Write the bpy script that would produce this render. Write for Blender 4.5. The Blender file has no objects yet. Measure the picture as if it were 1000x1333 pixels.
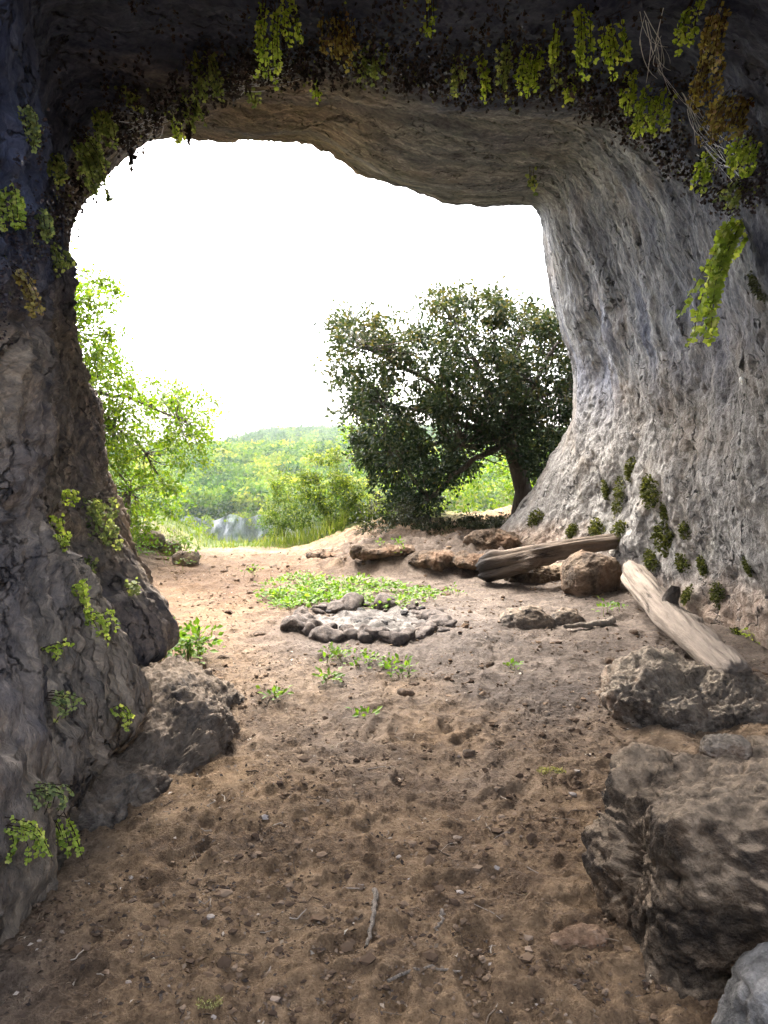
import bpy, bmesh, math, random
import numpy as np
from mathutils import Vector, Matrix
from mathutils.bvhtree import BVHTree
random.seed(7)
RNG = np.random.default_rng(11)
D = bpy.data
SC = bpy.context.scene
COL = SC.collection

# ------------------------------------------------------------------ camera model
F = 963.0; PITCH = math.radians(4.5); CAMZ = 1.6
def P(px, py, Y):
    """point at horizontal distance Y seen along the ray of photo pixel (px,py)"""
    u = (px-500)/F; w = -(py-666.5)/F
    dy = math.cos(PITCH)+w*math.sin(PITCH); dz = -math.sin(PITCH)+w*math.cos(PITCH)
    s = Y/dy
    return np.array([u*s, Y, CAMZ+dz*s])
def ray(px, py):
    p = P(px, py, 1.0)-np.array([0, 0, CAMZ]); return p/np.linalg.norm(p)

# ------------------------------------------------------------------ noise
_perm = np.random.default_rng(3).permutation(256); _perm = np.concatenate([_perm, _perm, _perm])
_g = np.random.default_rng(5).normal(size=(256, 3)); _g /= np.linalg.norm(_g, axis=1)[:, None]
def perlin(p):
    p = np.asarray(p, float); sh = p.shape[:-1]; p = p.reshape(-1, 3)
    i = np.floor(p).astype(int); f = p-i; i &= 255
    u = f*f*f*(f*(f*6-15)+10); r = 0
    for a in (0, 1):
        for b in (0, 1):
            for c in (0, 1):
                h = _perm[_perm[_perm[i[:, 0]+a]+i[:, 1]+b]+i[:, 2]+c]
                d = ((f-np.array([a, b, c]))*_g[h]).sum(1)
                w = (u[:, 0] if a else 1-u[:, 0])*(u[:, 1] if b else 1-u[:, 1])*(u[:, 2] if c else 1-u[:, 2])
                r = r+d*w
    return (r*1.5).reshape(sh)
def fbm(p, o=4, gain=.5, lac=2.1):
    a = 1; r = 0; q = np.asarray(p, float)
    for k in range(o):
        r = r+a*perlin(q+k*17.3); a *= gain; q = q*lac
    return r
def ridged(p, o=4, gain=.5, lac=2.1):
    a = 1; r = 0; q = np.asarray(p, float)
    for k in range(o):
        r = r+a*(1-2*np.abs(perlin(q+k*9.7))); a *= gain; q = q*lac
    return r
def sstep(a, b, x):
    t = np.clip((np.asarray(x, float)-a)/(b-a), 0, 1); return t*t*(3-2*t)

# ------------------------------------------------------------------ mesh helpers
def mesh_np(name, V, Fc, mat, parent=None, smooth=True, attrs=None, mats=None):
    V = np.asarray(V, np.float32); Fc = np.asarray(Fc, np.int32); k = Fc.shape[1]
    me = D.meshes.new(name); me.vertices.add(len(V)); me.vertices.foreach_set('co', V.ravel())
    me.loops.add(Fc.size); me.loops.foreach_set('vertex_index', Fc.ravel())
    me.polygons.add(len(Fc)); me.polygons.foreach_set('loop_start', np.arange(0, Fc.size, k, dtype=np.int32))
    try: me.polygons.foreach_set('loop_total', np.full(len(Fc), k, np.int32))
    except Exception: pass
    me.polygons.foreach_set('use_smooth', np.full(len(Fc), smooth))
    me.update(calc_edges=True); me.validate()
    for n, a in (attrs or {}).items():
        at = me.attributes.new(n, 'FLOAT', 'POINT'); at.data.foreach_set('value', np.asarray(a, np.float32).ravel())
    me.materials.append(mat)
    o = D.objects.new(name, me); COL.objects.link(o)
    if parent is not None: o.parent = parent
    return o
def tag(o, label=None, cat=None, group=None, kind=None):
    if label: o['label'] = label
    if cat: o['category'] = cat
    if group: o['group'] = group
    if kind: o['kind'] = kind
    return o
def empty(name, loc, label, cat, group=None):
    o = D.objects.new(name, None); COL.objects.link(o); o.location = loc; o.empty_display_size = .1
    return tag(o, label, cat, group)
def grid_faces(n, m):
    i = np.arange(n-1)[:, None]*m+np.arange(m-1)[None, :]
    return np.stack([i, i+1, i+m+1, i+m], -1).reshape(-1, 4)
class MB:
    """collects quads (tubes, leaves, lumps) for ONE mesh object"""
    def __init__(s): s.V = []; s.F = []; s.R = []; s.n = 0
    def add(s, V, Fc, r=0.):
        V = np.asarray(V, float); s.V.append(V); s.F.append(np.asarray(Fc)+s.n)
        s.R.append(np.full(len(V), r) if np.isscalar(r) else np.asarray(r)); s.n += len(V)
    def tube(s, pts, rad, seg=6, r=0.):
        pts = np.asarray(pts, float); k = len(pts); rad = np.broadcast_to(np.asarray(rad, float), (k,))
        t = np.gradient(pts, axis=0); t /= np.linalg.norm(t, axis=1)[:, None]+1e-9
        ref = np.array([0, 0, 1.]) if abs(t[:, 2]).mean() < .8 else np.array([1., 0, 0])
        a = np.cross(t, ref); a /= np.linalg.norm(a, axis=1)[:, None]+1e-9; b = np.cross(t, a)
        th = np.linspace(0, 2*math.pi, seg, endpoint=False)
        ring = pts[:, None]+rad[:, None, None]*(a[:, None]*np.cos(th)[None, :, None]+b[:, None]*np.sin(th)[None, :, None])
        V = ring.reshape(-1, 3); Fc = []
        for i in range(k-1):
            for j in range(seg):
                j2 = (j+1) % seg; Fc.append((i*seg+j, i*seg+j2, (i+1)*seg+j2, (i+1)*seg+j))
        s.add(V, Fc, r)
    def leaves(s, pos, dirs, nrm, L, W, rnd, mid=.5, fold=.15):
        """pos base, dirs unit leaf axis, nrm unit facing; each leaf a folded rhombus"""
        n = len(pos); L = np.broadcast_to(L, (n,))[:, None]; W = np.broadcast_to(W, (n,))[:, None]
        side = np.cross(dirs, nrm); side /= np.linalg.norm(side, axis=1)[:, None]+1e-9
        up = np.cross(side, dirs)
        V = np.stack([pos, pos+dirs*L*mid+side*W*.5+up*W*fold, pos+dirs*L, pos+dirs*L*mid-side*W*.5+up*W*fold], 1).reshape(-1, 3)
        s.add(V, np.arange(n*4).reshape(n, 4), np.repeat(rnd, 4))
    def build(s, name, mat, parent=None, smooth=True, offset=None):
        V = np.concatenate(s.V)
        if parent is not None: V = V-np.array(parent.location)
        elif offset is not None: V = V-np.array(offset)
        o = mesh_np(name, V, np.concatenate(s.F), mat, parent, smooth, {'rnd': np.concatenate(s.R)})
        if parent is None and offset is not None: o.location = offset
        return o
def unit(v): return v/(np.linalg.norm(v, axis=-1, keepdims=True)+1e-9)
def rdir(n, bias=(0, 0, 0)):
    return unit(RNG.normal(size=(n, 3))+np.array(bias))

# ------------------------------------------------------------------ materials
class NT:
    def __init__(s, name):
        s.m = D.materials.new(name); s.m.use_nodes = True; s.t = s.m.node_tree; s.t.nodes.clear()
        s.out = s.t.nodes.new('ShaderNodeOutputMaterial')
    def n(s, typ, **kw):
        nd = s.t.nodes.new(typ)
        for k, v in kw.items():
            if k == 'ins':
                for a, b in v.items():
                    if hasattr(b, 'links') or isinstance(b, bpy.types.NodeSocket): s.t.links.new(b, nd.inputs[a])
                    else: nd.inputs[a].default_value = b
            else: setattr(nd, k, v)
        return nd
    def attr(s, name): return s.n('ShaderNodeAttribute', attribute_name=name).outputs['Fac']
    def pos(s): return s.n('ShaderNodeTexCoord').outputs['Object']
    def mapping(s, vec, scale): return s.n('ShaderNodeMapping', ins={'Vector': vec, 'Scale': scale}).outputs[0]
    def noise(s, vec, scale, detail=6, rough=.55, dist=0.):
        return s.n('ShaderNodeTexNoise', ins={'Vector': vec, 'Scale': scale, 'Detail': detail, 'Roughness': rough, 'Distortion': dist}).outputs['Fac']
    def voro(s, vec, scale, feature='F1'):
        return s.n('ShaderNodeTexVoronoi', feature=feature, ins={'Vector': vec, 'Scale': scale}).outputs['Distance']
    def ramp(s, fac, stops):
        r = s.n('ShaderNodeValToRGB', ins={'Fac': fac}); e = r.color_ramp.elements
        while len(e) < len(stops): e.new(.5)
        for i, (p, c) in enumerate(stops):
            e[i].position = p; e[i].color = (c[0], c[1], c[2], 1) if not np.isscalar(c) else (c, c, c, 1)
        return r.outputs['Color']
    def mix(s, fac, a, b, mode='MIX'):
        m = s.n('ShaderNodeMix', data_type='RGBA', blend_type=mode)
        for k, v in ((0, fac), (6, a), (7, b)):
            if isinstance(v, bpy.types.NodeSocket): s.t.links.new(v, m.inputs[k])
            else: m.inputs[k].default_value = v if np.isscalar(v) else (*v, 1)
        return m.outputs[2]
    def math(s, op, a, b=0., c=0.):
        m = s.n('ShaderNodeMath', operation=op)
        for k, v in enumerate((a, b, c)):
            if isinstance(v, bpy.types.NodeSocket): s.t.links.new(v, m.inputs[k])
            else: m.inputs[k].default_value = v
        return m.outputs[0]
    def mrange(s, v, a, b, c=0., d=1.):
        return s.n('ShaderNodeMapRange', ins={0: v, 1: a, 2: b, 3: c, 4: d}).outputs[0]
    def surf(s, color, bump=None, dist=.02, rough=.9, strength=1., spec=.25):
        p = s.n('ShaderNodeBsdfPrincipled', ins={'Roughness': rough, 'Specular IOR Level': spec})
        if isinstance(color, bpy.types.NodeSocket): s.t.links.new(color, p.inputs['Base Color'])
        else: p.inputs['Base Color'].default_value = (*color, 1)
        if bump is not None:
            b = s.n('ShaderNodeBump', ins={'Strength': strength, 'Distance': dist, 'Height': bump})
            s.t.links.new(b.outputs[0], p.inputs['Normal'])
        s.t.links.new(p.outputs[0], s.out.inputs[0]); return s.m

def rock_mat(name, dark, mid, light, sc=1., tint=None, tint_amt=.5, bdist=.03, stretch=(1, 1, 1), black=0., lit_top=None):
    t = NT(name); v = t.mapping(t.pos(), stretch)
    n1 = t.noise(v, 2.2*sc, 8, .62, .4); n2 = t.noise(v, 14*sc, 8, .65, .2); n3 = t.noise(v, 60*sc, 4, .6)
    f = t.math('ADD', t.math('MULTIPLY', n1, .55), t.math('ADD', t.math('MULTIPLY', n2, .35), t.math('MULTIPLY', n3, .1)))
    c = t.ramp(f, [(.40, dark), (.5, mid), (.60, light)])
    if tint: c = t.mix(t.mrange(t.noise(v, 1.3*sc, 5, .6), .47, .62, 0, tint_amt), c, tint)
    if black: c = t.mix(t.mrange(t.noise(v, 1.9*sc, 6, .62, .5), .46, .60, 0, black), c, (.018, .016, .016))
    if lit_top:  # paints a lit top: paler tan mixed in on upward faces
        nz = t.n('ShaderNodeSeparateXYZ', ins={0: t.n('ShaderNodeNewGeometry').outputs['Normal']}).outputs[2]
        c = t.mix(t.mrange(t.math('ADD', nz, t.math('MULTIPLY', t.math('SUBTRACT', n1, .5), 2.)), .42, .78, 0, .9), c, t.ramp(n2, [(.38, tuple(x*.45 for x in lit_top)), (.6, lit_top)]))
    h = t.math('ADD', t.math('MULTIPLY', n2, 1.), t.math('ADD', t.math('MULTIPLY', n3, .25), t.math('MULTIPLY', n1, .8)))
    return t.surf(c, h, bdist)
def leaf_mat(name, stops, trans=.35, rough=.55, spec=.3):
    t = NT(name); c = t.ramp(t.attr('rnd'), stops)
    p = t.n('ShaderNodeBsdfPrincipled', ins={'Roughness': rough, 'Base Color': c, 'Specular IOR Level': spec})
    tr = t.n('ShaderNodeBsdfTranslucent', ins={'Color': t.mix(1., c, (1.5, 1.45, .7), 'MULTIPLY')})
    m = t.n('ShaderNodeMixShader', ins={0: trans, 1: p.outputs[0], 2: tr.outputs[0]})
    t.t.links.new(m.outputs[0], t.out.inputs[0]); return t.m
def bark_mat(name, dark, light, sc=1., stretch=(1, 1, .15)):
    t = NT(name); v = t.mapping(t.pos(), stretch)
    n1 = t.noise(v, 25*sc, 7, .65, .3); n2 = t.noise(t.pos(), 4*sc, 4)
    f = t.math('ADD', t.math('MULTIPLY', n1, .7), t.math('MULTIPLY', n2, .3))
    return t.surf(t.mix(t.attr('char'), t.ramp(f, [(.38, dark), (.44, tuple(a*.45+b*.55 for a, b in zip(dark, light))), (.62, light)]), (.012, .011, .011)), n1, .05)

# cave rock: streaks run with the surface (su across, sv along the passage), stains and painted blue shade by attribute
def cave_mat():
    t = NT('cave_rock')
    uv = t.n('ShaderNodeCombineXYZ', ins={0: t.attr('su'), 1: t.attr('sv'), 2: 0.}).outputs[0]
    o = t.pos()
    low = t.attr('low')
    wv = t.n('ShaderNodeVectorMath', operation='ADD', ins={0: uv, 1: t.n('ShaderNodeVectorMath', operation='SCALE', ins={0: t.n('ShaderNodeTexNoise', ins={'Vector': uv, 'Scale': 1.1, 'Detail': 3}).outputs['Color'], 'Scale': .25}).outputs[0]}).outputs[0]
    s1 = t.noise(t.mapping(wv, (.55, 2.2, 1)), 1., 6, .65)
    s2 = t.noise(t.mapping(wv, (3.6, 11., 1)), 1., 8, .74)
    s3 = t.noise(t.mapping(wv, (14., 36., 1)), 1., 5, .7)
    n1 = t.noise(o, 9., 8, .7, .5); n2 = t.noise(o, 38., 5, .65)
    streak = t.math('ADD', t.math('MULTIPLY', s1, .26), t.math('ADD', t.math('MULTIPLY', s2, .40), t.math('ADD', t.math('MULTIPLY', s3, .22), t.math('MULTIPLY', n2, .12))))
    pit = t.math('ADD', t.math('MULTIPLY', n1, .45), t.math('ADD', t.math('MULTIPLY', n2, .25), t.math('ADD', t.math('MULTIPLY', s2, .15), t.math('MULTIPLY', s1, .15))))
    f = t.n('ShaderNodeMix', data_type='FLOAT', ins={0: low, 2: streak, 3: pit}).outputs[0]
    cs = t.ramp(f, [(.38, (.045, .050, .064)), (.455, (.112, .122, .138)), (.52, (.208, .218, .226)), (.61, (.44, .455, .45))])
    cl = t.ramp(f, [(.37, (.055, .052, .049)), (.46, (.148, .140, .129)), (.53, (.235, .226, .208)), (.64, (.40, .39, .36))])
    c = t.mix(low, cs, cl)
    c = t.mix(t.attr('warm'), c, t.mix(1., c, (1.32, 1.03, .74), 'MULTIPLY'))
    # rusty and olive patches
    c = t.mix(t.mrange(t.noise(o, 1.6, 5, .6), .52, .68, 0, .25), c, (.27, .20, .13))
    c = t.mix(t.mrange(t.noise(o, 2.3, 5, .6, .4), .57, .70, 0, .25), c, (.10, .105, .065))
    c = t.mix(t.math('MULTIPLY', t.attr('ochre'), .8), c, t.ramp(n1, [(.35, (.30, .17, .09)), (.65, (.48, .32, .19))]))
    c = t.mix(t.attr('shade_stain'), c, t.ramp(f, [(.4, (.036, .047, .095)), (.62, (.11, .132, .20))]))  # navy ceiling shade painted into the rock, along with wall stains
    pv = t.mapping(wv, (2.4, 5.5, 1)); pl = t.n('ShaderNodeTexVoronoi', ins={'Vector': pv, 'Scale': 1., 'Randomness': 1.})
    plate = t.n('ShaderNodeSeparateColor', ins={0: pl.outputs['Color']}).outputs[0]
    pv2 = t.mapping(o, (5, 5, 5)); pl2 = t.n('ShaderNodeTexVoronoi', ins={'Vector': t.n('ShaderNodeVectorMath', operation='ADD', ins={0: pv2, 1: t.n('ShaderNodeTexNoise', ins={'Vector': o, 'Scale': 6., 'Detail': 4}).outputs['Color']}).outputs[0], 'Scale': 1.})
    plate2 = t.n('ShaderNodeSeparateColor', ins={0: pl2.outputs['Color']}).outputs[0]
    plate = t.n('ShaderNodeMix', data_type='FLOAT', ins={0: t.math('MULTIPLY', low, .6), 2: plate, 3: plate2}).outputs[0]
    ck = t.voro(t.n('ShaderNodeVectorMath', operation='ADD', ins={0: t.mapping(wv, (.9, 2.0, 1)), 1: t.n('ShaderNodeVectorMath', operation='SCALE', ins={0: t.n('ShaderNodeTexNoise', ins={'Vector': o, 'Scale': 3., 'Detail': 5}).outputs['Color'], 'Scale': 1.2}).outputs[0]}).outputs[0], 1., 'DISTANCE_TO_EDGE')
    crack = t.math('MULTIPLY', t.mrange(ck, .0, .022, 1., 0.), t.mrange(n1, .42, .55, 0, 1))
    c = t.mix(1., c, t.ramp(plate, [(0, .78), (1, 1.18)]), 'MULTIPLY')
    c = t.mix(t.math('MULTIPLY', crack, .75), c, (.025, .025, .03))
    w = t.math('ADD', t.math('MULTIPLY', plate, .35), t.math('MULTIPLY', crack, -.8))
    h = t.n('ShaderNodeMix', data_type='FLOAT', ins={0: low, 2: t.math('ADD', t.math('MULTIPLY', s2, 1.), t.math('ADD', t.math('MULTIPLY', s3, .4), w)),
        3: t.math('ADD', t.math('ADD', t.math('MULTIPLY', n1, .95), t.math('MULTIPLY', n2, .35)), w)}).outputs[0]
    return t.surf(c, h, .06)

def ground_mat():
    t = NT('bare_soil'); o = t.pos()
    n0 = t.noise(o, .8, 5, .6, .3); n1 = t.noise(o, 5., 8, .68, .3); n2 = t.noise(o, 32., 6, .7); n3 = t.noise(o, 110., 3, .6)
    f = t.math('ADD', t.math('ADD', t.math('MULTIPLY', n0, .25), t.math('MULTIPLY', n1, .35)), t.math('ADD', t.math('MULTIPLY', n2, .28), t.math('MULTIPLY', n3, .12)))
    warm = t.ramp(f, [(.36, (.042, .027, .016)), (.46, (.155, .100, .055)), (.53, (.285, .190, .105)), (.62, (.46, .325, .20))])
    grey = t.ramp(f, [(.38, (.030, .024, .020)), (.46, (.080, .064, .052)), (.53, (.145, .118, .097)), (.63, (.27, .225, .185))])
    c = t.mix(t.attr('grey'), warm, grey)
    c = t.mix(t.mrange(t.noise(o, 2.1, 6, .65, .6), .52, .66, 0, .5), c, (.050, .036, .026))
    c = t.mix(t.attr('ochre'), c, t.ramp(f, [(.36, (.055, .030, .016)), (.5, (.125, .076, .041)), (.65, (.21, .142, .085))]))
    c = t.mix(t.attr('green'), c, t.ramp(n1, [(.4, (.03, .055, .01)), (.6, (.09, .12, .025))]))
    h = t.math('ADD', t.math('MULTIPLY', n1, .7), t.math('ADD', t.math('MULTIPLY', n2, 1.), t.math('MULTIPLY', n3, .4)))
    return t.surf(c, h, .05)

M = {}
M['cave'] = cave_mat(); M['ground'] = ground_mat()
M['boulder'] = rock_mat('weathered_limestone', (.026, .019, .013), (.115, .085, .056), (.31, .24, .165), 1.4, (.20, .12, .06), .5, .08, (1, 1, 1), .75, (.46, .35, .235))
M['greyrock'] = rock_mat('grey_limestone', (.06, .06, .055), (.16, .155, .145), (.32, .31, .285), 2., None, 0, .02)
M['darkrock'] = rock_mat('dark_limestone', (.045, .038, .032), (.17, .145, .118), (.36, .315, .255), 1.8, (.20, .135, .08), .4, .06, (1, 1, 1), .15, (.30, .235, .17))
M['ochrerock'] = rock_mat('ochre_rock', (.12, .07, .04), (.28, .18, .11), (.45, .33, .23), 1.6, (.33, .17, .09), .5, .05)
M['bankrock'] = rock_mat('bank_crust', (.045, .032, .022), (.13, .095, .065), (.26, .195, .135), 2., (.18, .10, .055), .6, .05)
M['char'] = rock_mat('charcoal', (.008, .008, .008), (.03, .028, .027), (.08, .075, .07), 5., None, 0, .01)
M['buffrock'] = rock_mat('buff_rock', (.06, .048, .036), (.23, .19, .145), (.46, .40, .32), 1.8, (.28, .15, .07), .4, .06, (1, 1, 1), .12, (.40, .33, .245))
M['firestone'] = rock_mat('fire_ring_stone', (.022, .019, .017), (.075, .060, .050), (.17, .138, .112), 4., (.08, .07, .065), .5, .012)
M['cliff'] = rock_mat('pale_cliff', (.11, .12, .13), (.25, .26, .27), (.40, .405, .41), .16, (.08, .13, .04), .6, .6, (1, 1, .6))
M['log'] = bark_mat('weathered_log', (.06, .047, .036), (.29, .24, .19), .8, (.12, 1, 1))
M['log2'] = bark_mat('bark_log', (.022, .017, .014), (.15, .115, .085), .8, (.12, 1, 1))
M['bark'] = bark_mat('tree_bark', (.02, .017, .015), (.10, .085, .07))
M['twig'] = bark_mat('dry_twig', (.12, .095, .07), (.42, .36, .29), 4)
M['ash'] = rock_mat('wood_ash', (.025, .022, .02), (.10, .09, .08), (.21, .195, .175), 5., (.05, .045, .04), .7, .01)
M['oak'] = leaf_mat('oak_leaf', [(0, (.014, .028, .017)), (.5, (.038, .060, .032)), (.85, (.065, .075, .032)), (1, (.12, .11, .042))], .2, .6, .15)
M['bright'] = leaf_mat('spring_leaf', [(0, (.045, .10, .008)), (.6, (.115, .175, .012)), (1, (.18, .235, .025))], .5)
M['bush'] = leaf_mat('bush_leaf', [(0, (.03, .06, .011)), (.5, (.11, .155, .018)), (1, (.24, .27, .03))], .45)
M['brush'] = leaf_mat('undergrowth_leaf', [(0, (.02, .028, .014)), (.6, (.05, .055, .03)), (1, (.10, .12, .05))], .2)
M['forest'] = leaf_mat('forest_leaf', [(0, (.016, .050, .008)), (.4, (.058, .115, .010)), (.8, (.145, .19, .012)), (1, (.22, .21, .025))], .3, .8, .1)
M['grass'] = leaf_mat('grass_blade', [(0, (.04, .075, .010)), (.6, (.085, .12, .022)), (1, (.20, .21, .09))], .45)
M['weed'] = leaf_mat('weed_leaf', [(0, (.045, .11, .010)), (.6, (.10, .19, .016)), (1, (.17, .26, .03))], .4)
M['fern_bright'] = leaf_mat('fern_leaf_bright', [(0, (.12, .19, .025)), (.5, (.32, .42, .07)), (1, (.52, .56, .16))], .5)
M['fern_dull'] = leaf_mat('fern_leaf_dull', [(0, (.06, .09, .04)), (.5, (.19, .24, .09)), (1, (.33, .36, .14))], .45)
M['fern_rust'] = leaf_mat('fern_leaf_rust', [(0, (.09, .045, .03)), (.4, (.20, .15, .06)), (.8, (.34, .31, .10)), (1, (.34, .24, .17))], .4)
M['dead'] = leaf_mat('dead_fern_leaf', [(0, (.010, .009, .014)), (.6, (.035, .026, .032)), (.85, (.09, .06, .06)), (.93, (.14, .17, .05)), (1, (.26, .32, .08))], .15)
M['moss'] = leaf_mat('moss_tuft', [(0, (.02, .025, .010)), (.5, (.065, .075, .022)), (1, (.16, .17, .05))], .2, .9, .1)
M['moss2'] = leaf_mat('yellow_moss', [(0, (.12, .11, .04)), (.5, (.33, .31, .13)), (1, (.52, .50, .26))], .25, .9, .1)
M['litter'] = leaf_mat('leaf_litter', [(0, (.022, .015, .011)), (.6, (.075, .05, .033)), (.92, (.20, .15, .10)), (1, (.50, .45, .38))], .05, .8)
M['crumb'] = leaf_mat('soil_crumb', [(0, (.06, .04, .027)), (.6, (.14, .095, .06)), (.97, (.22, .16, .11)), (1, (.34, .30, .26))], 0., .95, .1)
M['stem'] = bark_mat('plant_stem', (.015, .012, .010), (.07, .045, .03), 6)
M['greenstem'] = bark_mat('green_stem', (.06, .09, .02), (.16, .20, .05), 6)
M['web'] = NT('web_thread').surf((.62, .64, .68), None, rough=.6)
M['paint'] = NT('white_fleck').surf((.75, .75, .70), None, rough=.6)
M['hills'] = (lambda t: t.surf(t.ramp(t.noise(t.pos(), .05, 6), [(.4, (.05, .09, .012)), (.6, (.12, .16, .02))]), None))(NT('hill_meadow'))

# ------------------------------------------------------------------ ground height
def H0(x, y):
    x = np.asarray(x, float); y = np.asarray(y, float)
    edge = 9.55-.35*np.sin(x*1.3+.6)
    bank = sstep(0, .55, y-edge)*.17+sstep(.3, 2.6, y-edge)*.14
    bank = bank*sstep(-1.7, .3, x)
    lft = sstep(-3.2, -4.6, x)*sstep(7, 9, y)*.5
    rgt = sstep(1.6, 3.0, x)*sstep(5.5, 8.0, y)*.12
    z = bank+lft+rgt
    z = z-.16*sstep(11.5, 14, y)*sstep(-.6, -2.0, x)
    rim = 14.6+.25*np.sin(x*.9)
    fall = np.clip(y-rim, 0, None)
    z = z-np.minimum(fall*.75*sstep(0, 1.5, fall), 52)
    # opposite side of the valley
    cl = 250+14*np.sin(x*.021)+6*np.sin(x*.07)
    z = z+sstep(-58, -76, x)*sstep(195, 236, y)*(1-sstep(-10, 4, y-cl))*20
    z = z+sstep(-10, 4, y-cl)*33*sstep(-210, -150, x-(-40)*0)
    slope = sstep(0, 260, y-cl)*17
    z = z+slope
    top = 18+3*np.sin(x*.0045+2.0)+2.5*np.sin(x*.012+.5)
    z = z+sstep(560, 1050, y)*(top+5)*np.where(y > 400, 1, 0)
    return z
def H(x, y):
    x = np.asarray(x, float); y = np.asarray(y, float)
    z = H0(x, y); p = np.stack([x, y, np.zeros_like(x)], -1)
    nr = 1-sstep(14, 20, y)
    n = .045*fbm(p*.9, 3)+.020*fbm(p*3.1+5, 6, .66)+.012*ridged(p*np.array([4.2, 6.5, 1])+9, 3)
    n = n+.030*np.clip(ridged(p*1.9+40, 4, .6)-.2, 0, None)*sstep(9.3, 10, y)*sstep(-2.0, .2, x)*3
    lump = np.clip(fbm(p*9+20, 3, .6)-.25, 0, 1)*.03
    return z+(n+lump)*nr
def h1(x, y): return float(H(np.array([x]), np.array([y]))[0])
def G(px, py, lift=0.):
    """where the ray of a photo pixel meets the ground"""
    d = ray(px, py); o = np.array([0, 0, CAMZ]); ts = np.linspace(1, 22, 1400)
    pts = o+d*ts[:, None]; below = pts[:, 2] < H(pts[:, 0], pts[:, 1])
    i = int(np.argmax(below)) if below.any() else len(ts)-1
    p = pts[i]; p[2] += lift; return p

def build_ground():
    ys = [-8.]
    while ys[-1] < .8: ys.append(ys[-1]+.25)
    ys[-1] = .8
    while ys[-1] < 15.5: ys.append(ys[-1]*1.0062)
    while ys[-1] < 20: ys.append(ys[-1]+.2)
    ys = np.array(ys); n = 560
    s = np.linspace(-1, 1, n); s = s*(.55+.45*np.abs(s))
    W = np.maximum(.8*ys+2.2, 3.6)
    X = s[None, :]*W[:, None]; Yg = np.repeat(ys[:, None], n, 1)
    # the near sheet widens beyond the mouth so that no edge shows
    Z = H(X, Yg)
    for _ in range(120):
        cy_ = random.uniform(1.9, 6.5); cx_ = random.uniform(-.45, .42)*cy_; a = random.gauss(0, .5); k = np.abs(ys-cy_) < .5; Xs = X[k]-cx_; Ys = Yg[k]-cy_
        u_ = Xs*math.cos(a)+Ys*math.sin(a); v_ = -Xs*math.sin(a)+Ys*math.cos(a); d2 = np.sqrt((u_/.055)**2+(v_/.13)**2+1e-9)
        d2 = d2*(1+.25*perlin(np.stack([Xs*9+cx_, Ys*9, Xs*0+cy_], -1)))
        Z[k] += random.uniform(.5, 1)*(-.019*sstep(1.1, .6, d2)+.011*np.exp(-((d2-1.25)/.3)**2)+.004*np.sin(v_*200)*sstep(1., .7, d2))
    p = np.stack([X, Yg, Z*0], -1)
    Z += .022*np.clip(fbm(p*np.array([5, 8, 1])+70, 5, .66)-.15, 0, 1)*sstep(9, 6, Yg)
    nz = fbm(p*.7+3, 4)
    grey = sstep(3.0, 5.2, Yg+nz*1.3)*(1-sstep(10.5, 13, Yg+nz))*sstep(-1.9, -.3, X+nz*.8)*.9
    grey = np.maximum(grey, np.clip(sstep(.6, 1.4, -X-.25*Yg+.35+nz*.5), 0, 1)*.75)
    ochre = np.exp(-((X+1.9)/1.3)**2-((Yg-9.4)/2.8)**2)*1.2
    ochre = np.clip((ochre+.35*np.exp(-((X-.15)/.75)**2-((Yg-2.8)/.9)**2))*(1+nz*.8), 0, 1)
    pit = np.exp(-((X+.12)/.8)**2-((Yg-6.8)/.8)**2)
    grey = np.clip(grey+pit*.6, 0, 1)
    green = sstep(12.6, 14.2, Yg+nz)*sstep(2.5, .5, X)
    V = np.stack([X, Yg, Z], -1).reshape(-1, 3)
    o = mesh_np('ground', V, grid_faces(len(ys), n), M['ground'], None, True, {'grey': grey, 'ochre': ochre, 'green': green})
    tag(o, kind='structure')
    ys = [20.]
    while ys[-1] < 1500: ys.append(ys[-1]+max(1.5, ys[-1]*.012) if ys[-1] < 230 or ys[-1] > 280 else ys[-1]+1.5)
    ys = np.array(ys); n = 240; s = np.linspace(-1, 1, n)
    X = s[None, :]*(.95*ys+4)[:, None]; Yg = np.repeat(ys[:, None], n, 1)
    Z = H0(X, Yg)+fbm(np.stack([X, Yg, 0*X], -1)*.012, 3)*np.clip((Yg-60)/100, 0, 3)
    o = mesh_np('hills', np.stack([X, Yg, Z], -1).reshape(-1, 3), grid_faces(len(ys), n), M['hills'])
    tag(o, kind='structure')
build_ground()

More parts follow.
